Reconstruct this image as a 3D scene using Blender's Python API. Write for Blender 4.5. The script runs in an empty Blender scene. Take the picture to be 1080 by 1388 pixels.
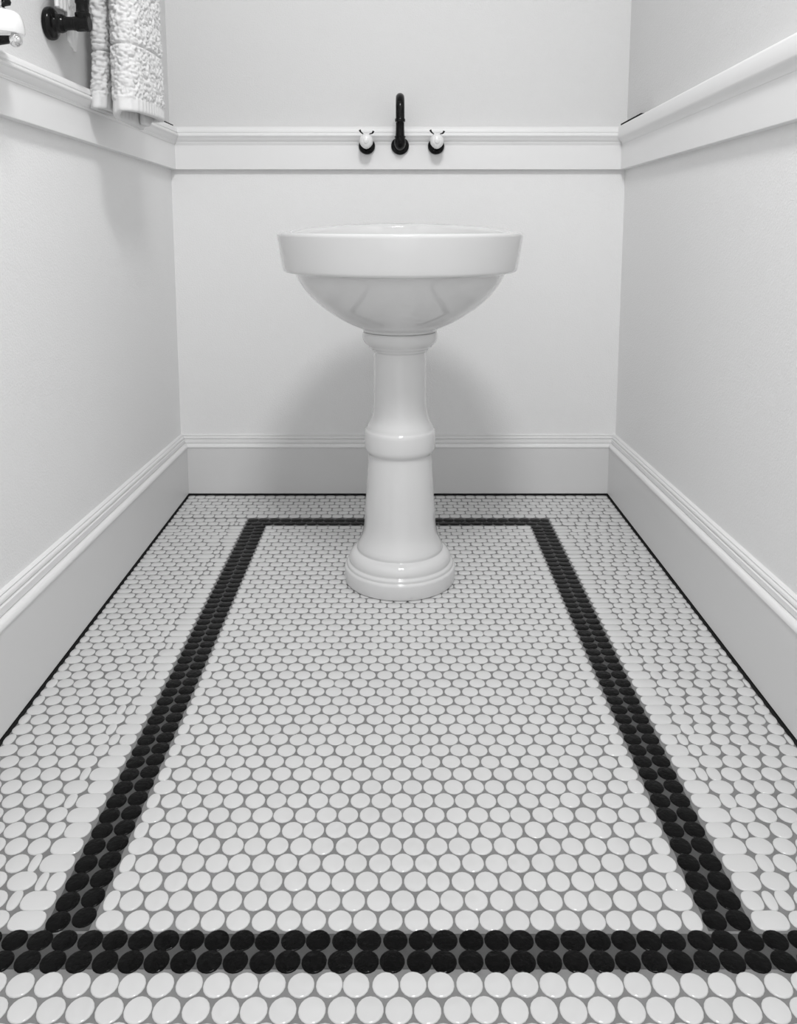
import bpy, bmesh, math, random
from mathutils import Vector, noise
random.seed(7)
S = bpy.context.scene
COL = S.collection

# ---------------------------------------------------------------- camera, world, lights, exposure
FPX, PX, PY = 1121.0, 539.3, 455.0            # focal length and principal point, in pixels of 1080x1388
cam = bpy.data.cameras.new('camera')
cam.sensor_fit = 'VERTICAL'
cam.sensor_height = 24.0
cam.lens = FPX / 1388.0 * 24.0
cam.shift_y = (PY - 694.0) / 1388.0
cam.shift_x = (540.0 - PX) / 1388.0
cam.clip_start = 0.02
co = bpy.data.objects.new('camera', cam)
COL.objects.link(co)
co.location = (0, 0, 0.822)
co.rotation_euler = (math.radians(90 - 7.9), 0, 0)
S.camera = co

S.view_settings.view_transform = 'Standard'
S.view_settings.look = 'None'
S.view_settings.gamma = 1.0
S.view_settings.use_curve_mapping = False
S.view_settings.exposure = -0.07

w = bpy.data.worlds.new('world')
S.world = w
w.use_nodes = True
w.node_tree.nodes['Background'].inputs[0].default_value = (1, 1, 1, 1)
w.node_tree.nodes['Background'].inputs[1].default_value = 1.10

def area(name, loc, size, power, target, sy=None):
    l = bpy.data.lights.new(name, 'AREA')
    l.shape = 'DISK' if sy is None else 'RECTANGLE'
    l.size = size
    if sy: l.size_y = sy
    l.energy = power
    o = bpy.data.objects.new(name, l)
    COL.objects.link(o)
    o.location = loc
    d = Vector(target) - Vector(loc)
    o.rotation_euler = d.to_track_quat('-Z', 'Y').to_euler()
    return o
area('ceiling_lamp_light', (0.08, 0.58, 2.33), 0.36, 22.0, (0.03, 1.50, 0.3))

# ---------------------------------------------------------------- materials
def mat(name, col, rough=0.5, spec=0.5, metal=0.0, coat=0.0, bump=None, island=0.0, noise_amt=0.0, noise_scale=5.0):
    m = bpy.data.materials.new(name)
    m.use_nodes = True
    nt = m.node_tree
    b = nt.nodes['Principled BSDF']
    c = (col, col, col) if isinstance(col, (int, float)) else col
    b.inputs['Base Color'].default_value = (*c, 1)
    b.inputs['Roughness'].default_value = rough
    b.inputs['Specular IOR Level'].default_value = spec
    b.inputs['Metallic'].default_value = metal
    b.inputs['Coat Weight'].default_value = coat
    b.inputs['Coat Roughness'].default_value = 0.03
    tc = nt.nodes.new('ShaderNodeTexCoord')
    src = None
    if island or noise_amt:
        if island:
            g = nt.nodes.new('ShaderNodeNewGeometry'); src = g.outputs['Random Per Island']; amt = island
        else:
            n = nt.nodes.new('ShaderNodeTexNoise'); n.inputs['Scale'].default_value = noise_scale
            n.inputs['Detail'].default_value = 6
            nt.links.new(tc.outputs['Object'], n.inputs['Vector']); src = n.outputs['Fac']; amt = noise_amt
        mr = nt.nodes.new('ShaderNodeMapRange')
        mr.inputs['To Min'].default_value = 1 - amt; mr.inputs['To Max'].default_value = 1 + amt
        nt.links.new(src, mr.inputs['Value'])
        mx = nt.nodes.new('ShaderNodeVectorMath'); mx.operation = 'SCALE'
        mx.inputs[0].default_value = c
        nt.links.new(mr.outputs['Result'], mx.inputs['Scale'])
        nt.links.new(mx.outputs['Vector'], b.inputs['Base Color'])
    if bump:
        sc, st, dist = bump
        n = nt.nodes.new('ShaderNodeTexNoise'); n.inputs['Scale'].default_value = sc; n.inputs['Detail'].default_value = 3
        bp = nt.nodes.new('ShaderNodeBump'); bp.inputs['Strength'].default_value = st; bp.inputs['Distance'].default_value = dist
        nt.links.new(tc.outputs['Object'], n.inputs['Vector'])
        nt.links.new(n.outputs['Fac'], bp.inputs['Height'])
        nt.links.new(bp.outputs['Normal'], b.inputs['Normal'])
    return m

M_wall = mat('wall_paint', 0.87, 0.75, 0.25, bump=(260, 0.45, 0.002))
M_trim = mat('trim_paint', 0.85, 0.38, 0.4, bump=(60, 0.06, 0.001))
M_board = mat('board_paint', 0.77, 0.36, 0.4, bump=(60, 0.06, 0.001))
M_ceil = mat('ceiling_paint', 0.80, 0.8, 0.2)
M_porc = mat('porcelain', 0.72, 0.08, 0.5, coat=0.5)
M_white = mat('white_glazed_tile', 0.68, 0.09, 0.6, coat=0.5, island=0.022, bump=(25, 0.05, 0.002))
M_black = mat('black_glazed_tile', 0.003, 0.13, 0.10, island=0.25, bump=(130, 0.5, 0.0025))
M_grout = mat('grout', 0.23, 0.9, 0.2, noise_amt=0.25, noise_scale=40, bump=(500, 0.3, 0.001))
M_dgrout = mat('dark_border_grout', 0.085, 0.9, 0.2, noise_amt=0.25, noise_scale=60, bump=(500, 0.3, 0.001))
def two_tone(m, low, high, zline):
    nt = m.node_tree; b = nt.nodes['Principled BSDF']
    g = nt.nodes.new('ShaderNodeNewGeometry'); sp = nt.nodes.new('ShaderNodeSeparateXYZ')
    nt.links.new(g.outputs['Position'], sp.inputs[0])
    c = nt.nodes.new('ShaderNodeMath'); c.operation = 'GREATER_THAN'; c.inputs[1].default_value = zline
    nt.links.new(sp.outputs['Z'], c.inputs[0])
    mx = nt.nodes.new('ShaderNodeMix'); mx.data_type = 'RGBA'
    mx.inputs['A'].default_value = (low, low, low, 1); mx.inputs['B'].default_value = (high, high, high, 1)
    nt.links.new(c.outputs[0], mx.inputs['Factor']); nt.links.new(mx.outputs['Result'], b.inputs['Base Color'])
two_tone(M_wall, 0.88, 0.72, 1.03)             # wall colour is greyer above the rail
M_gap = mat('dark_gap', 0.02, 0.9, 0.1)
M_metal = mat('matte_black_metal', 0.005, 0.16, 0.22)
M_iron = mat('cast_black_metal', 0.005, 0.4, 0.2, bump=(220, 0.5, 0.002))
M_chrome = mat('chrome', 0.75, 0.06, 0.5, metal=1.0)
M_cer = mat('white_ceramic', 0.82, 0.15, 0.5, coat=0.4)
M_towel = mat('terry_cotton', 0.80, 0.95, 0.1, bump=(900, 0.6, 0.002))
M_hem = mat('woven_cotton_hem', 0.78, 0.9, 0.1, bump=(1200, 0.4, 0.001))

# ---------------------------------------------------------------- helpers
def obj(name, verts, faces, mats, parent=None, smooth=False, fmat=None, angle=None):
    me = bpy.data.meshes.new(name)
    me.from_pydata([tuple(v) for v in verts], [], faces)
    for m in (mats if isinstance(mats, (list, tuple)) else [mats]):
        me.materials.append(m)
    if fmat:
        me.polygons.foreach_set('material_index', fmat)
    bm = bmesh.new(); bm.from_mesh(me)
    bmesh.ops.recalc_face_normals(bm, faces=bm.faces)
    bm.to_mesh(me); bm.free()
    if smooth:
        me.shade_smooth()
        if angle: me.set_sharp_from_angle(angle=math.radians(angle))
    o = bpy.data.objects.new(name, me)
    COL.objects.link(o)
    if parent:
        o.parent = parent
    return o
def struct(o):
    o['kind'] = 'structure'
    return o
def thing(name, label, cat, loc, group=None):
    o = bpy.data.objects.new(name, None)
    COL.objects.link(o)
    o.location = loc
    o['label'] = label; o['category'] = cat
    if group: o['group'] = group
    return o
def box(lo, hi):
    x0, y0, z0 = lo; x1, y1, z1 = hi
    v = [(x, y, z) for x in (x0, x1) for y in (y0, y1) for z in (z0, z1)]
    f = [(0, 1, 3, 2), (4, 6, 7, 5), (0, 4, 5, 1), (2, 3, 7, 6), (0, 2, 6, 4), (1, 5, 7, 3)]
    return v, f
def join(*vf):
    V, F = [], []
    for v, f in vf:
        k = len(V); V += list(v); F += [tuple(i + k for i in q) for q in f]
    return V, F
def lathe(prof, n=64, origin=(0, 0, 0), axis='Z', closed=False, fn=None):
    """prof: (radius, height) list. axis Z up, Y towards -Y, X towards +X."""
    V, F = [], []
    for r, h in prof:
        for i in range(n):
            a = 2 * math.pi * i / n
            c, s = r * math.cos(a), r * math.sin(a)
            if axis == 'Z': p = [c, s, h]
            elif axis == 'Y': p = [c, -h, s]
            else: p = [h, c, s]
            if fn: p = fn(p, a)
            V.append((p[0] + origin[0], p[1] + origin[1], p[2] + origin[2]))
    m = len(prof)
    for j in range(m - 1 + (1 if closed else 0)):
        k = (j + 1) % m
        for i in range(n):
            i2 = (i + 1) % n
            F.append((j * n + i, j * n + i2, k * n + i2, k * n + i))
    if not closed:
        F.append(tuple(range(n))[::-1]); F.append(tuple((m - 1) * n + i for i in range(n)))
    return V, F
def tube(path, rad, n=16):
    """path of points, rad a number or a list."""
    P = [Vector(p) for p in path]
    V, F = [], []
    up = None
    for i, p in enumerate(P):
        t = (P[min(i + 1, len(P) - 1)] - P[max(i - 1, 0)]).normalized()
        if up is None:
            up = Vector((1, 0, 0)) if abs(t.x) < 0.9 else Vector((0, 0, 1))
        a = (up - t * up.dot(t)).normalized(); b = t.cross(a); up = a
        r = rad[i] if isinstance(rad, (list, tuple)) else rad
        for k in range(n):
            q = 2 * math.pi * k / n
            V.append(p + a * (r * math.cos(q)) + b * (r * math.sin(q)))
    for j in range(len(P) - 1):
        for k in range(n):
            k2 = (k + 1) % n
            F.append((j * n + k, j * n + k2, (j + 1) * n + k2, (j + 1) * n + k))
    F.append(tuple(range(n))[::-1]); F.append(tuple((len(P) - 1) * n + k for k in range(n)))
    return V, F
def catmull(pts, k=6, closed=False):
    P = [Vector(p) for p in pts]; n = len(P); out = []
    for i in range(n if closed else n - 1):
        if closed: a, b, c, d = P[i - 1], P[i], P[(i + 1) % n], P[(i + 2) % n]
        else: a, b, c, d = P[max(i - 1, 0)], P[i], P[i + 1], P[min(i + 2, n - 1)]
        for j in range(k):
            t = j / k
            out.append(0.5 * ((2 * b) + (c - a) * t + (2 * a - 5 * b + 4 * c - d) * t * t + (3 * b - a - 3 * c + d) * t ** 3))
    if not closed: out.append(P[-1])
    return out

# ---------------------------------------------------------------- the room
WL, WR, WB, WF, HC = -0.655, 0.656, 2.431, -0.60, 2.55
T = 0.12
struct(obj('wall_back', *box((WL - T, WB, -0.05), (WR + T, WB + T, HC)), M_wall))
struct(obj('wall_left', *box((WL - T, WF, -0.05), (WL, WB, HC)), M_wall))
struct(obj('wall_right', *box((WR, WF, -0.05), (WR + T, WB, HC)), M_wall))
struct(obj('ceiling', *box((WL - T, WF, HC), (WR + T, WB + T, HC + 0.1)), M_ceil))

def sweep(prof, wall, zmap):
    """extrude a closed (thickness, height) profile along a wall, mitred at the back corners."""
    ys = [WB, 2.2, 1.9, 1.6, 1.3, 1.15, 0.3, WF]
    V, F = [], []; m = len(prof)
    if wall == 'back':
        for sx in (WL, WR):
            for t, z in prof:
                V.append((sx + (t if sx < 0 else -t), WB - t, zmap(z, WB)))
        rings = 2
    else:
        for yy in ys:
            for t, z in prof:
                y = WB - t if yy == WB else yy
                V.append(((WL + t) if wall == 'left' else (WR - t), y, zmap(z, y)))
        rings = len(ys)
    for j in range(rings - 1):
        for i in range(m):
            i2 = (i + 1) % m
            F.append((j * m + i, j * m + i2, (j + 1) * m + i2, (j + 1) * m + i))
    F.append(tuple(range(m))); F.append(tuple((rings - 1) * m + i for i in range(m))[::-1])
    return V, F
def ramp(y, z, z0, z1, s0, s1):
    """z levels z0..z1 drift by s0..s1 metres per metre away from the back wall to fit the camera view."""
    d = WB - max(y, 1.15)
    k = min(1.3, max(0.0, (z - z0) / (z1 - z0)))
    return z + d * (s0 + (s1 - s0) * k)
# baseboards
board = [(0.0, 0.0065), (0.023, 0.0065), (0.024, 0.0075), (0.024, 0.149), (0.0, 0.149)]
cap = [(0.0, 0.1492), (0.0252, 0.1492), (0.0262, 0.1505), (0.0260, 0.153), (0.0245, 0.156), (0.0210, 0.1588),
       (0.0170, 0.1602), (0.0140, 0.1606), (0.0140, 0.1618), (0.0160, 0.1623), (0.0150, 0.1712), (0.0130, 0.1722), (0.0100, 0.1726),
       (0.0100, 0.1738), (0.0125, 0.1744), (0.0124, 0.1770), (0.0108, 0.1797), (0.0085, 0.1808), (0.0060, 0.1811), (0.0060, 0.1820), (0.0080, 0.1824), (0.0055, 0.1842), (0.0, 0.1850)]
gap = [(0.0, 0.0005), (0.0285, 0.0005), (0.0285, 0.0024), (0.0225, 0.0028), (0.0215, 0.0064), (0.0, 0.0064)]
for side in ('back', 'left', 'right'):
    if side == 'back': zm = lambda z, y: z
    elif side == 'left': zm = lambda z, y: ramp(y, z, 0.149, 0.185, 0.0205, 0.031) if z > 0.1 else z
    else: zm = lambda z, y: ramp(y, z, 0.149, 0.185, 0.0210, 0.024) if z > 0.1 else z
    b = struct(obj('baseboard_' + side, *sweep(board, side, zm), M_board))
    c = obj('cap_moulding', *sweep(cap, side, zm), M_trim, b, smooth=True, angle=35)
    g = obj('dark_gap', *sweep(gap, side, zm), M_gap, b)  # solid dark strip standing in for the shade in the floor gap
    g['label'] = 'dark strip painted in for the shadow gap under the baseboard'
# chair rail (board + cap)
rboard = [(0.0, 0.968), (0.017, 0.968), (0.018, 0.969), (0.018, 1.038), (0.0, 1.038)]
rcap = [(0.0, 1.038), (0.0195, 1.038), (0.0200, 1.0405), (0.0215, 1.0425), (0.0215, 1.0445), (0.0245, 1.0475), (0.0280, 1.0525),
        (0.0300, 1.0575), (0.0315, 1.0585), (0.0330, 1.0610), (0.0330, 1.0645), (0.0315, 1.0670), (0.0290, 1.0682),
        (0.0275, 1.0690), (0.0275, 1.0705), (0.0290, 1.0715), (0.0290, 1.0770), (0.0270, 1.0825), (0.0230, 1.0865), (0.0180, 1.0885), (0.0, 1.0890)]
rcap_right = [(0.0, 1.038), (0.0190, 1.038), (0.0195, 1.042), (0.0225, 1.0465), (0.0285, 1.0505), (0.0310, 1.0530), (0.0320, 1.0560), (0.0318, 1.0820), (0.0305, 1.0845), (0.0300, 1.0850), (0.0285, 1.0872), (0.0250, 1.0888), (0.0, 1.0890)]
for n, side in ((1, 'back'), (2, 'left'), (3, 'right')):
    if side == 'back': zm = lambda z, y: z
    elif side == 'left': zm = lambda z, y: ramp(y, z, 0.968, 1.089, 0.0225, 0.004)
    else: zm = lambda z, y: ramp(y, z, 0.968, 1.089, 0.0146, 0.027)
    b = struct(obj('trim_%d' % n, *sweep(rboard, side, zm), M_trim))
    obj('cap_moulding', *sweep(rcap_right if side == 'right' else rcap, side, zm), M_trim, b, smooth=True, angle=35)
    if side == 'right':
        v = []
        for y in (2.395, 2.20):
            for (t, z) in ((0.010, 1.0870), (0.027, 1.0870), (0.027, 1.0925), (0.010, 1.0925)):
                v.append((WR - t, y, zm(z, y)))
        o = obj('caulk_gap', *(v, [(0, 1, 2, 3), (7, 6, 5, 4), (0, 4, 5, 1), (1, 5, 6, 2), (2, 6, 7, 3), (3, 7, 4, 0)]), M_gap, b)
        o['label'] = 'short dark crack along the top of the rail near the corner'
    if side == 'left':
        v = []
        for y in (2.40, 2.10):
            for (t, z) in ((0.001, 1.0885), (0.019, 1.0885), (0.019, 1.0915), (0.001, 1.0915)):
                v.append((WL + t, y, zm(z, y)))
        o = obj('caulk_gap', *(v, [(0, 1, 2, 3), (7, 6, 5, 4), (0, 4, 5, 1), (1, 5, 6, 2), (2, 6, 7, 3), (3, 7, 4, 0)]), M_gap, b)
        o['label'] = 'short dark crack along the top of the rail near the corner'

# ---------------------------------------------------------------- the floor: grout bed and penny tiles
XL, XR = -0.628, 0.628
RD = 0.0143                                    # tile radius
meas = [2.1407, 2.1183, 2.0967, 2.0736, 2.0489, 2.0248, 1.9979, 1.9717, 1.9483, 1.9211, 1.8980, 1.8746, 1.8497, 1.8250, 1.8009,
        1.7770, 1.7518, 1.7274, 1.7028]
TV, TF, TM = [], [], []
NS = 18
def tile(cx, cy, hx, hy, m, n_exp=2.0, z=0.0035):
    """a domed disc; wide ones become stadium shaped."""
    k0 = len(TV)
    tx, ty = random.gauss(0, 0.006), random.gauss(0, 0.006)
    rot = random.uniform(0, math.pi)
    bl = max(0.0, hx - hy)                     # straight part of a stadium
    for s, zz in ((0.985, 0.0), (1.0, z - 0.0015), (0.980, z - 0.0009), (0.940, z - 0.00045), (0.86, z - 0.00012)):
        for i in range(NS):
            a = 2 * math.pi * (i + 0.5) / NS
            ca, sa = math.cos(a), math.sin(a)
            e = 2.0 / n_exp
            ux = math.copysign(abs(ca) ** e, ca); uy = math.copysign(abs(sa) ** e, sa)
            if bl > 0: x = ux * hy * s + math.copysign(bl, ux)
            else: x = ux * hx * s
            y = uy * hy * s
            TV.append((cx + x, cy + y, zz + (tx * x + ty * y if zz > 0.001 else 0)))
    TV.append((cx, cy, z + 0.00015))
    for j in range(4):
        for i in range(NS):
            i2 = (i + 1) % NS
            TF.append((k0 + j * NS + i, k0 + j * NS + i2, k0 + (j + 1) * NS + i2, k0 + (j + 1) * NS + i)); TM.append(m)
    c = k0 + 5 * NS
    for i in range(NS):
        TF.append((k0 + 4 * NS + i, k0 + 4 * NS + (i + 1) % NS, c)); TM.append(m)
def row(y, hy, a, b, m, off, pitch=0.030, merge=0.0, rad=RD, minw=0.30, nexp=2.0):
    """tiles of one row between a and b, cut to fit at both ends."""
    x = a - pitch + (off % 1.0) * pitch
    iv = []
    while x - rad < b:
        jx = random.gauss(0, 0.0004)
        l, r = max(a, x - rad + jx), min(b, x + rad + jx)
        if r - l > minw * 2 * rad: iv.append([l, r])
        x += pitch
    if iv and iv[-1][1] < b - 0.002: iv[-1][1] = b - 0.0006
    if iv and iv[0][0] > a + 0.002: iv[0][0] = a + 0.0006
    i = 0
    while i < len(iv):
        l, r = iv[i]
        if merge and i + 1 < len(iv) and random.random() < merge and (iv[i + 1][1] - l) < 0.052:
            r = iv[i + 1][1]; i += 1
        hx = (r - l) / 2
        tile((l + r) / 2, y + random.gauss(0, 0.0003), hx, hy, m, nexp if hx > hy * 0.75 else 2.3)
        i += 1
# row list: (y, half height, kind)
rows = []
for k, y in enumerate([2.3890, 2.3610, 2.3340, 2.3075, 2.2810, 2.2545, 2.2275][::1]): rows.append((y, 0.0270 * 0.47, 'back'))
rows += [(2.1955, 0.0130, 'bb'), (2.1690, 0.0130, 'bb')]
# inner rows: smooth curve through the rows counted in the photograph
N = 50
def yrow(i):
    r = -0.0259 * i + 2.1651
    pts = [(-1, -0.026), (0, -0.0244), (3, -0.0139), (9, -0.0095), (14, -0.0017), (20, 0.0120), (27, 0.0222), (33, 0.0165), (39, 0.0095), (45, -0.0078), (49, -0.0229), (51, -0.0245), (53, -0.0305), (54, -0.0345)]
    for (i0, a), (i1, b) in zip(pts, pts[1:]):
        if i0 <= i <= i1: return r + a + (b - a) * (i - i0) / (i1 - i0)
    return r - 0.033 - 0.0035 * (i - 54)
ysr = [yrow(i) for i in range(0, 115)]
ysr = [ysr[0]] + [(ysr[i - 1] + 2 * ysr[i] + ysr[i + 1]) / 4 for i in range(1, 114)]
for i in range(len(ysr) - 1):
    lp = (ysr[i - 1] - ysr[i + 1]) / 2 if i else (ysr[0] - ysr[1])
    y = ysr[i]
    if y < WF + 0.02: break
    kind = 'in' if i < N else ('fb' if i < N + 2 else 'front')
    rows.append((y, lp * (0.47 + 0.065 * min(1.0, max(0.0, (i - 12) / 24.0))), kind))
fbr = [y for y, h, k in rows if k == 'fb']; fbh = [h for y, h, k in rows if k == 'fb'][0]
yfb, yfe = fbr[0] + fbh * 0.9, fbr[-1] - fbh * 0.9
BL0, BL1 = -0.4155, -0.3585                     # left black border, outer and inner side
BR0, BR1 = 0.3600, 0.4170
for k, (y, hy, kind) in enumerate(rows):
    far = max(0.0, min(1.0, (y - 1.3) / 0.9))
    ne = 2.0 + 0.8 * far                        # far rows are laid tighter and squarer
    rad = RD + 0.0002 * far
    off = 0.5 * (k % 2)
    mg = 0.03 + 0.05 * far
    if kind == 'back':
        row(y, hy, XL, XR, 0, off + 0.2 + random.uniform(-.1, .1), merge=0.12, rad=rad, nexp=ne)
    elif kind in ('bb', 'in'):
        ob = 0.041 + 0.005 * math.sin(k * 2.1) if kind == 'in' else 0.03
        row(y, hy, XL, BL0 - ob - 0.001, 0, off + 0.1, merge=mg, rad=rad, nexp=ne)
        row(y, hy, BR1 + ob + 0.001, XR, 0, 1 - off * 1.0 - 0.3, merge=mg, rad=rad, nexp=ne)
        # the long cut tiles along the border
        wv = ob if random.random() < 0.75 else ob * 0.62
        hyl = hy * 0.97
        tile(BL0 - 0.0012 - wv / 2, y, wv / 2 - 0.0006, hyl, 0, 2.4)
        if wv < ob: tile(BL0 - wv - (ob - wv) / 2 - 0.001, y, (ob - wv) / 2 - 0.0006, hyl, 0, 2.4)
        wv = ob if random.random() < 0.75 else ob * 0.62
        tile(BR1 + 0.0012 + wv / 2, y, wv / 2 - 0.0006, hyl, 0, 2.4)
        if wv < ob: tile(BR1 + wv + (ob - wv) / 2 + 0.001, y, (ob - wv) / 2 - 0.0006, hyl, 0, 2.4)
        if kind == 'bb':
            row(y, hy, BL0, BR1, 1, off, rad=0.0147, nexp=2.6)
        else:
            bn = 2.0 + 0.5 * far
            tile(BL0 + 0.0143, y - 0.0015, 0.0141, hy * 1.02, 1, bn)
            tile(BL1 - 0.0143, y + 0.0050, 0.0141, hy * 1.02, 1, bn)
            tile(BR0 + 0.0143, y + 0.0005, 0.0141, hy * 1.02, 1, bn)
            tile(BR1 - 0.0143, y + 0.0010, 0.0141, hy * 1.02, 1, bn)
            row(y, hy, BL1 + 0.0010, BR0 - 0.0010, 0, off + 0.62, merge=mg * 0.6, rad=rad, nexp=ne)
    elif kind == 'fb':
        row(y, hy * 1.0, XL, XR, 1, 0.30 + 0.08 * (k % 2), pitch=0.0292, rad=0.0144)
    else:
        row(y, hy, XL, XR, 0, off + 0.7, pitch=0.0304, rad=0.0146)
fl = struct(obj('floor', *box((WL - T, WF, -0.05), (WR + T, WB + T, 0.0018)), M_grout))
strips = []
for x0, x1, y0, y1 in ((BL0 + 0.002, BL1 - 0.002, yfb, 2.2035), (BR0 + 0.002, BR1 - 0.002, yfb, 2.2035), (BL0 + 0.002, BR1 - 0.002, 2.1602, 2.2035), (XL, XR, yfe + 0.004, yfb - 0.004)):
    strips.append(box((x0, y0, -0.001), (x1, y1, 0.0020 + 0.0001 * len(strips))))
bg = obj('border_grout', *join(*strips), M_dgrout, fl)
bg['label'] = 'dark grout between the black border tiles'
tiles = obj('penny_tile_mosaic', TV, TF, [M_white, M_black], fl, smooth=True, fmat=TM, angle=50)
tiles['label'] = 'white glazed penny tiles with a double row of black ones as a border'

# ---------------------------------------------------------------- pedestal sink
sink = thing('pedestal_sink', 'white round porcelain pedestal sink standing on the penny tile floor', 'sink', (0.0045, 1.824, 0.0035))
ped = [(0.0, 0.0), (0.1235, 0.0), (0.1262, 0.0015), (0.1270, 0.004), (0.1270, 0.031), (0.1262, 0.0345), (0.1240, 0.0362), (0.1222, 0.0370),
       (0.1218, 0.0385), (0.1222, 0.0405), (0.1215, 0.0435), (0.1190, 0.0455), (0.1168, 0.0462), (0.1160, 0.0475), (0.1165, 0.0500),
       (0.1165, 0.0540), (0.1150, 0.0600), (0.1115, 0.0660), (0.1060, 0.0710), (0.1010, 0.0735), (0.0985, 0.0745), (0.0980, 0.0760), (0.0985, 0.0780),
       (0.0975, 0.0830), (0.0945, 0.0900), (0.0905, 0.0985), (0.0870, 0.1080), (0.0840, 0.1200), (0.0818, 0.1350), (0.0803, 0.1550), (0.0790, 0.1800),
       (0.0765, 0.2200), (0.0738, 0.2600), (0.0722, 0.2880), (0.0718, 0.2975), (0.0722, 0.2995), (0.0735, 0.3015), (0.0765, 0.3045), (0.0785, 0.3085),
       (0.0795, 0.3140), (0.0797, 0.3300), (0.0797, 0.3440), (0.0793, 0.3500), (0.0780, 0.3535), (0.0760, 0.3550), (0.0752, 0.3560), (0.0745, 0.3600), (0.0715, 0.3665),
       (0.0675, 0.3735), (0.0638, 0.3820), (0.0612, 0.3920), (0.0598, 0.4050), (0.0590, 0.4250), (0.0584, 0.4600), (0.0580, 0.5000), (0.0578, 0.5280),
       (0.0580, 0.5300), (0.0600, 0.5315), (0.0625, 0.5330), (0.0640, 0.5345), (0.0645, 0.5365), (0.0668, 0.5385), (0.0700, 0.5410), (0.0712, 0.5425), (0.0715, 0.5440),
       (0.0740, 0.5460), (0.0780, 0.5500), (0.0815, 0.5545), (0.0832, 0.5590), (0.0838, 0.5640), (0.0836, 0.5700), (0.0824, 0.5745), (0.0808, 0.5758), (0.0, 0.5758)]
v, f = lathe([(max(r, 0.0005), z) for r, z in ped], 96)
obj('pedestal', v, f, M_porc, sink, smooth=True, angle=60)
bas = [(0.078, 0.5762), (0.0815, 0.5770), (0.0828, 0.5790), (0.0835, 0.5815), (0.0870, 0.5835), (0.0980, 0.5878), (0.1130, 0.5945), (0.1277, 0.6020), (0.1480, 0.6150), (0.1683, 0.6290), (0.1860, 0.6440),
       (0.2006, 0.6590), (0.2130, 0.6750), (0.2225, 0.6900), (0.2300, 0.7050), (0.2335, 0.7080), (0.2400, 0.7092), (0.2490, 0.7098), (0.2530, 0.7110), (0.2552, 0.7135),
       (0.2562, 0.7170), (0.2580, 0.7260), (0.2620, 0.7500), (0.2660, 0.7760), (0.2672, 0.7850), (0.2676, 0.7880), (0.2670, 0.7910), (0.2652, 0.7932), (0.2625, 0.7942), (0.2590, 0.7945),
       (0.2490, 0.7935), (0.2400, 0.7920), (0.2360, 0.7900), (0.2335, 0.7860), (0.2310, 0.7750), (0.2260, 0.7550), (0.2180, 0.7300), (0.2000, 0.6950),
       (0.1750, 0.6650), (0.1400, 0.6400), (0.1000, 0.6230), (0.0600, 0.6140), (0.0300, 0.6110), (0.0215, 0.6105), (0.0205, 0.6060), (0.0005, 0.6050)]
def rise(p, a):
    k = max(0.0, math.sin(a)) ** 1.4
    q = max(0.0, (p[2] - 0.700) / 0.094)
    p[2] += 0.019 * k * q
    return p
v, f = lathe([(r, z) for r, z in bas], 128, fn=rise)
obj('basin', v, f, M_porc, sink, smooth=True, angle=60)
v, f = lathe([(0.0005, 0.6050), (0.019, 0.6052), (0.020, 0.607), (0.019, 0.6085), (0.014, 0.609), (0.012, 0.607), (0.0005, 0.607)], 32)
obj('drain', v, f, M_chrome, sink, smooth=True, angle=40)

# ---------------------------------------------------------------- wall faucet
YB = WB - 0.018                                 # front of the rail board
fx, fz = 0.0058, 1.034
fa = thing('wall_faucet', 'black gooseneck spout mounted on the chair rail between two porcelain taps', 'faucet', (fx, YB, fz))
v, f = lathe([(0.0005, 0.0), (0.0235, 0.0), (0.0252, 0.002), (0.0256, 0.0055), (0.0250, 0.0090), (0.0232, 0.0115), (0.0200, 0.0128), (0.0165, 0.0138), (0.0158, 0.016), (0.0005, 0.016)], 40, axis='Y')
obj('flange', v, f, M_metal, fa, smooth=True, angle=50)
RY = -0.036                                     # riser stands this far in front of the board
path = [(0, -0.010, 0), (0, RY * 0.55, 0.0), (0, RY * 0.85, 0.004), (0, RY, 0.014), (0, RY, 0.024), (0, RY, 0.04), (0, RY, 0.0580), (0, RY, 0.085)]
rad = [0.0150, 0.0155, 0.0160, 0.0150, 0.0128, 0.0120, 0.0118, 0.0118]
ra, zc = 0.036, 0.088
for i in range(1, 17):
    a = math.pi * i / 16
    path.append((0, RY - ra + ra * math.cos(a), zc + ra * math.sin(a))); rad.append(0.0118 + 0.0002 * i / 16)
path += [(0, RY - 2 * ra, 0.074), (0, RY - 2 * ra, 0.060)]; rad += [0.0120, 0.0120]
obj('spout', *tube(path, rad, 28), M_metal, fa, smooth=True, angle=60)
v, f = lathe([(0.0090, -0.001), (0.0132, 0.0), (0.0139, 0.0015), (0.0139, 0.0065), (0.0132, 0.0085), (0.0122, 0.009), (0.0121, 0.0095), (0.009, 0.0095)], 32, origin=(0, RY - 2 * ra, 0.0545))
obj('nozzle_ring', v, f, M_metal, fa, smooth=True, angle=40)
v, f = lathe([(0.0115, 0.0), (0.0150, 0.0005), (0.0158, 0.002), (0.0150, 0.004), (0.0115, 0.0045)], 32, origin=(0, RY, 0.0195))
obj('collar', v, f, M_metal, fa, smooth=True, angle=40)

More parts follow.
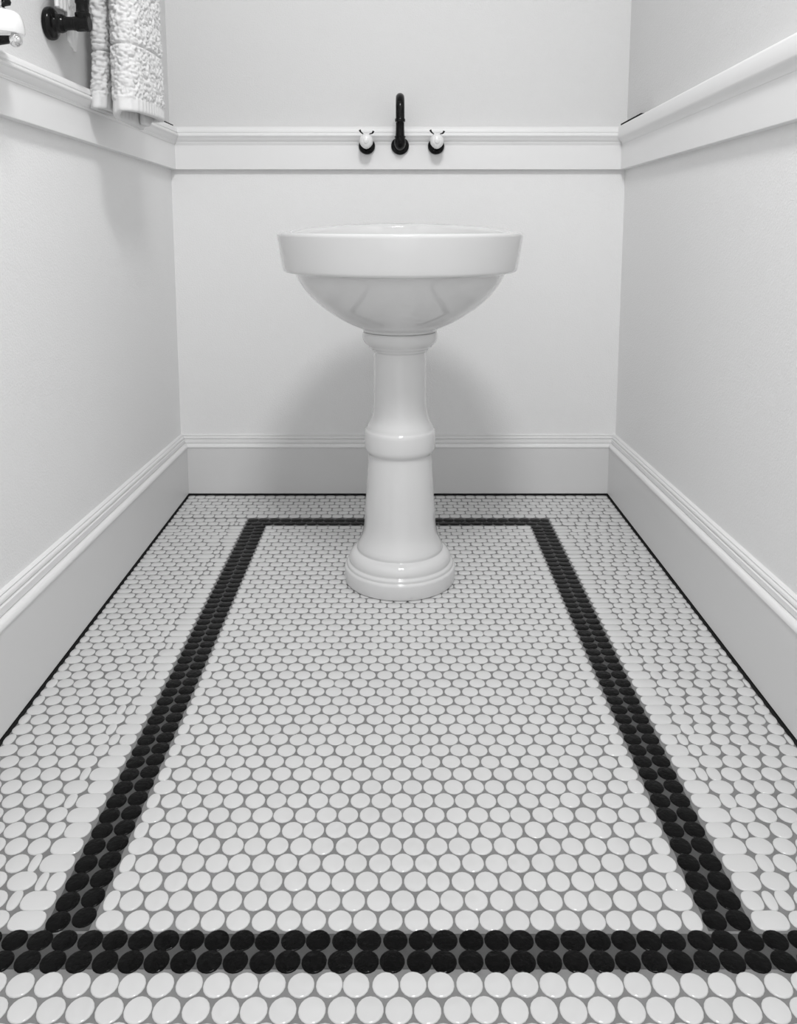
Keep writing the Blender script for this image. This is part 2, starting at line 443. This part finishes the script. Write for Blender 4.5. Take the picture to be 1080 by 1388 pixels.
def tap(name, x, label, side):
    t = thing(name, label, 'tap', (x, YB, fz - 0.001), 'porcelain taps on the chair rail')
    v, f = lathe([(0.0005, 0.0), (0.0215, 0.0), (0.0232, 0.002), (0.0236, 0.006), (0.0228, 0.0105), (0.0205, 0.0135), (0.0175, 0.0150), (0.0130, 0.0165), (0.0120, 0.020), (0.0105, 0.032), (0.0105, 0.044), (0.0005, 0.044)], 40, axis='Y')
    obj('flange', v, f, M_metal, t, smooth=True, angle=50)
    # porcelain handle: eight-sided tapering knob with a pointed lower edge
    pr = [(0.0005, 0.034), (0.0100, 0.034), (0.0150, 0.037), (0.0185, 0.043), (0.0195, 0.050), (0.0188, 0.057), (0.0160, 0.0625), (0.0110, 0.066), (0.0075, 0.0668), (0.0070, 0.069), (0.0045, 0.0705), (0.0005, 0.071)]
    def shape(p, a):
        s = math.sin(a)
        z = p[2]
        if z < 0: p[2] = z * 1.10 - 0.0006; p[0] *= 1.0 - 0.20 * (-s) ** 2
        else: p[2] = z * 1.12
        p[0] -= 0.003 * side * 0 ; p[2] += 0.010
        return p
    v, f = lathe(pr, 16, axis='Y', fn=shape)
    obj('porcelain_knob', v, f, M_cer, t, smooth=True, angle=28)
    for dx, dz, tip in ((-0.0185, 0.0385, 0.0026), (0.0205, 0.0355, 0.0030)):
        p = [(dx * 0.25, -0.046, 0.026), (dx * 0.5, -0.047, 0.0300), (dx * 0.80, -0.048, dz - 0.004), (dx, -0.048, dz + 0.002)]
        obj('prong', *tube(catmull(p, 4), [0.0013 + 0.0020 * (i / 12.0) ** 2 for i in range(13)], 10), M_metal, t, smooth=True, angle=50)
    p = [(-0.0085, -0.0465, 0.0285), (0, -0.0470, 0.0305), (0.0085, -0.0465, 0.0285)]
    obj('clip', *tube(catmull(p, 4), 0.0010, 8), M_metal, t, smooth=True)
    return t
tap('wall_tap', -0.0885, 'white porcelain tap handle with black flange, left of the black spout', -1)
tap('wall_tap', 0.1085, 'white porcelain tap handle with black flange, right of the black spout', 1)

# ---------------------------------------------------------------- towel rack on the left wall
rack = thing('towel_rack', 'black metal towel rack with round flange on the left wall', 'towel rack', (WL, 1.610, 1.187))
v, f = lathe([(0.0005, 0.0), (0.0265, 0.0), (0.0290, 0.0015), (0.0300, 0.005), (0.0300, 0.009), (0.0288, 0.0125), (0.0260, 0.0150), (0.0215, 0.0165), (0.0190, 0.0175), (0.0175, 0.0205),
              (0.0168, 0.024), (0.0172, 0.027), (0.0160, 0.031), (0.0140, 0.034), (0.0005, 0.034)], 40, axis='X')
obj('wall_flange', v, f, M_metal, rack, smooth=True, angle=50)
v, f = lathe([(0.0005, 0.030), (0.0125, 0.030), (0.0130, 0.034), (0.0122, 0.037), (0.0118, 0.048), (0.0125, 0.050), (0.0125, 0.054), (0.0140, 0.055), (0.0145, 0.060), (0.0140, 0.072), (0.0150, 0.074), (0.0150, 0.078),
              (0.0130, 0.080), (0.0005, 0.080)], 28, axis='X')
obj('post', v, f, M_iron, rack, smooth=True, angle=40)
rp = [(0.0005, -0.012), (0.0110, -0.012), (0.0128, -0.008), (0.0128, 0.010), (0.0140, 0.012), (0.0140, 0.018), (0.0118, 0.020), (0.0112, 0.034), (0.0128, 0.037), (0.0128, 0.043), (0.0112, 0.046), (0.0112, 0.060),
      (0.0135, 0.063), (0.0135, 0.070), (0.0112, 0.073), (0.0112, 0.180), (0.0005, 0.180)]
v, f = lathe(rp, 24, origin=(0.0670, 0, 0))
obj('riser', v, f, M_iron, rack, smooth=True, angle=40)
bar = [(0.0670, 0, 0.175), (0.0672, 0.004, 0.194), (0.070, 0.014, 0.204), (0.078, 0.030, 0.206), (0.083, 0.10, 0.206), (0.083, 0.30, 0.206), (0.083, 0.48, 0.206)]
obj('bar', *tube(catmull(bar, 5), 0.0095, 20), M_iron, rack, smooth=True, angle=60)
far_post = join(lathe([(0.0005, 0.0), (0.0290, 0.0), (0.0300, 0.006), (0.0260, 0.015), (0.0130, 0.020), (0.0120, 0.094), (0.0005, 0.096)], 28, origin=(0, 0.48, 0.206), axis='X'))
obj('wall_flange', *far_post, M_iron, rack, smooth=True, angle=50)

# ---------------------------------------------------------------- towels
def nub(p, n, amt):
    """pebbled terry loops pushed out along the surface."""
    q = Vector((p.x * 150, p.y * 150, p.z * 165))
    d, _ = noise.voronoi(q)
    h = math.sqrt(max(0.0, 1.0 - (d[0] * 1.45) ** 2))
    h += 0.45 * noise.noise(Vector((p.x * 60, p.y * 60, p.z * 60)))
    return p + n * (amt * (h - 0.5))
def sheet(path, z0, z1, th, dz=0.0019, hem=0.022, band=None, amt=0.0058, flare=None, zfn=None, m_off=0.0):
    """a thick cloth running along path (x, y), extruded upwards; both faces are pebbled."""
    P = catmull([(x, y, 0) for x, y in path], 5)
    # resample
    seg = [0]
    for a, b in zip(P, P[1:]): seg.append(seg[-1] + (b - a).length)
    L = seg[-1]; n = int(L / 0.0019); Q = []
    j = 0
    for i in range(n + 1):
        s = L * i / n
        while j < len(seg) - 2 and seg[j + 1] < s: j += 1
        t = (s - seg[j]) / max(1e-9, seg[j + 1] - seg[j])
        Q.append(P[j].lerp(P[j + 1], t))
    nz = int((z1 - z0) / dz)
    rowz = [z0 + (z1 - z0) * k / nz for k in range(nz + 1)]
    V, F, FM = [], [], []
    N2 = 2 * (n + 1)
    cen = sum(Q, Vector()) / len(Q)
    for z in rowz:
        k = z - z0
        fade = min(1.0, max(0.0, (k - hem) / 0.006))
        shrink = 1.0
        if k < 0.004: shrink = 0.75 + 0.25 * (k / 0.004)
        grv = 0.0
        if band:
            grv = math.exp(-((z - band) / 0.0022) ** 2)
        line = []
        for sgn in (1, -1):
            rng = range(n + 1) if sgn > 0 else range(n, -1, -1)
            for i in rng:
                a = Q[max(0, i - 1)]; b = Q[min(n, i + 1)]
                t = (b - a).normalized(); nn = Vector((-t.y, t.x, 0)) * sgn
                c = Vector((Q[i].x, Q[i].y, 0))
                if flare: c += flare(c - cen, z)
                e = min(i, n - i); edge = min(1.0, math.sqrt((e + 0.4) / 2.2))
                zz = z + (zfn(i / n) * max(0.0, 1 - k / 0.10) if zfn else 0.0)
                p = Vector((c.x, c.y, zz)) + nn * (th / 2 * shrink * edge)
                p = nub(p, nn, amt * fade * (1 - grv))
                p -= nn * 0.0050 * grv
                if fade < 1: p += nn * (1 - fade) * 0.0007 * math.sin(i * 0.9)
                line.append(p)
        V += line
    for k in range(len(rowz) - 1):
        mi = 1 if (rowz[k] - z0) < hem - 0.002 else 0
        for i in range(N2):
            i2 = (i + 1) % N2
            F.append((k * N2 + i, k * N2 + i2, (k + 1) * N2 + i2, (k + 1) * N2 + i)); FM.append(mi)
    for k, mi in ((0, 1), (len(rowz) - 1, 0)):           # close the hem and the top
        for i in range(n):
            F.append((k * N2 + i, k * N2 + i + 1, k * N2 + N2 - 2 - i, k * N2 + N2 - 1 - i)); FM.append(mi)
    return V, F, FM
tw = thing('bath_towel', 'thick white nubby towel hanging folded over the black rack on the left wall', 'towel', (-0.58, 1.80, 1.04))
def place(vf, base):
    K = 1.045                                   # the towels hang a little nearer the wall
    return [(p[0] * K - base[0], p[1] * K - base[1], 0.822 + (p[2] - 0.822) * K - base[2]) for p in vf]
base = (-0.58, 1.80, 1.04)
fl1 = lambda d, z: Vector((0, 0, 0)) + d * (0.05 * max(0.0, (1.16 - z)) / 0.12)
outer = [(-0.536, 1.775), (-0.541, 1.70), (-0.547, 1.668), (-0.538, 1.640), (-0.520, 1.634), (-0.506, 1.655), (-0.500, 1.70), (-0.498, 1.76), (-0.504, 1.800), (-0.519, 1.812), (-0.529, 1.800), (-0.524, 1.74)]
v, f, fm = sheet(outer, 1.031, 1.375, 0.013, band=1.157, flare=fl1, zfn=lambda u: -0.020 * max(0.0, 1 - u / 0.34) ** 0.5 if u < 0.34 else (-0.012 * min(1.0, (u - 0.84) / 0.05) if u > 0.84 else 0.0))
obj('front_fold', place(v, base), f, [M_towel, M_hem], tw, smooth=True, fmat=fm)
inner = [(-0.566, 1.80), (-0.567, 1.72), (-0.569, 1.685), (-0.578, 1.668), (-0.589, 1.676), (-0.590, 1.72), (-0.586, 1.80)]
v, f, fm = sheet(inner, 1.040, 1.375, 0.014, band=1.150, flare=lambda d, z: Vector((-0.008 * max(0.0, 1.14 - z) / 0.1, -0.006 * max(0.0, 1.14 - z) / 0.1, 0)))
obj('back_fold', place(v, base), f, [M_towel, M_hem], tw, smooth=True, fmat=fm)
V, F = [], []                                   # the part that lies over the bar
na, nyy = 24, 40
for s in (1, 0):
    for i in range(na + 1):
        a = math.pi * i / na
        for k in range(nyy + 1):
            y = 1.645 + 0.165 * k / nyy
            r = (0.048 if s else 0.012)
            p = Vector((-0.5455 + r * math.cos(a), y, 1.372 + r * 0.8 * math.sin(a)))
            if s: p = nub(p, Vector((math.cos(a), 0, math.sin(a))), 0.004)
            V.append(p)
w_ = nyy + 1; o_ = (na + 1) * w_
for i in range(na):
    for k in range(nyy):
        q = i * w_ + k
        F.append((q, q + 1, q + w_ + 1, q + w_)); F.append((o_ + q, o_ + q + w_, o_ + q + w_ + 1, o_ + q + 1))
for i in range(na):
    for k in (0, nyy):
        q = i * w_ + k; F.append((q, q + w_, o_ + q + w_, o_ + q))
obj('top_fold', place(V, base), F, M_towel, tw, smooth=True)

# small cloth hanging between the rack post and the wall, its lower corner pointing down
wc = thing('washcloth', 'small white cloth with a pointed corner hanging behind the black rack post', 'washcloth', (-0.628, 1.64, 1.14))
V, F = [], []
nu, nv = 60, 80
for s in (1, -1):
    for j in range(nv + 1):
        for i in range(nu + 1):
            u = i / nu; t = j / nv
            y = 1.578 + 0.115 * u
            zb = 1.210 if u < 0.40 else (1.210 - 0.050 * (u - 0.40) / 0.05 if u < 0.45 else (1.160 - 0.014 * (u - 0.45) / 0.27 if u < 0.72 else min(1.200, 1.146 + 0.054 * (u - 0.72) / 0.12)))
            z = zb + (1.388 - zb) * t
            x = -0.624 + 0.036 * max(0.0, (z - 1.29) / 0.098) + 0.004 * math.sin(u * 17 + 2 * t) * t + 0.001 * math.sin(u * 41)
            p = Vector((x, y, z)); nn = Vector((s, 0, 0))
            if z - zb > 0.035 and 0 < i < nu: p = nub(p, nn, 0.0026)
            V.append(p + nn * 0.0030 - Vector((-0.628, 1.64, 1.14)))
w_ = nu + 1; o_ = (nv + 1) * w_
for j in range(nv):
    for i in range(nu):
        q = j * w_ + i
        F.append((q, q + 1, q + w_ + 1, q + w_)); F.append((o_ + q, o_ + q + w_, o_ + q + w_ + 1, o_ + q + 1))
for j in range(nv):
    for i in (0, nu):
        q = j * w_ + i; F.append((q, q + w_, o_ + q + w_, o_ + q))
for i in range(nu):
    for j in (0, nv):
        q = j * w_ + i; F.append((q, q + 1, o_ + q + 1, o_ + q))
obj('cloth', V, F, M_towel, wc, smooth=True)

# ---------------------------------------------------------------- porcelain valve at the left edge
va = thing('wall_valve', 'white porcelain valve with black lever and chrome ball on the left wall', 'valve', (WL, 1.318, 1.105))
cx = 0.050
v, f = lathe([(0.0005, 0.0), (0.0310, 0.0), (0.0318, 0.003), (0.0312, 0.012), (0.0296, 0.021), (0.0270, 0.0285), (0.0225, 0.0330), (0.0160, 0.0348), (0.0005, 0.0350)], 40, origin=(cx, 0, 0))
obj('porcelain_body', v, f, M_cer, va, smooth=True, angle=50)
v, f = lathe([(0.0005, 0.033), (0.0095, 0.034), (0.0100, 0.038), (0.0070, 0.042), (0.0075, 0.048), (0.0105, 0.054), (0.0105, 0.066), (0.0070, 0.072), (0.0005, 0.073)], 28, origin=(cx - 0.003, 0, 0))
obj('chrome_neck', v, f, M_chrome, va, smooth=True, angle=40)
k = join(tube([(cx - 0.005, 0, 0.041), (cx + 0.006, -0.001, 0.044), (cx + 0.010, -0.001, 0.046)], [0.004, 0.0035, 0.005], 12), lathe([(0.0005, -0.005), (0.004, -0.0042), (0.0055, 0), (0.004, 0.0042), (0.0005, 0.005)], 16, origin=(cx + 0.0105, -0.001, 0.0465)))
obj('knob', *k, M_metal, va, smooth=True, angle=50)
k = join(tube([(0.0, 0, -0.006), (cx - 0.01, 0, -0.006), (cx + 0.012, 0, -0.005)], [0.012, 0.0105, 0.0085], 18), tube([(cx - 0.024, -0.012, -0.016), (cx - 0.012, -0.012, -0.018), (cx - 0.008, -0.012, -0.017)], [0.005, 0.006, 0.004], 14))
obj('lever', *k, M_metal, va, smooth=True, angle=50)
R = 0.0100
v, f = lathe([(max(0.0003, R * math.sin(math.pi * i / 16)), -R * math.cos(math.pi * i / 16)) for i in range(17)], 28, origin=(cx + 0.0245, -0.012, -0.0115))
obj('chrome_ball', v, f, M_chrome, va, smooth=True)
v, f = box((cx - 0.028, -0.012, -0.004), (cx + 0.018, 0.012, 0.0))
obj('base_plate', v, f, M_chrome, va)
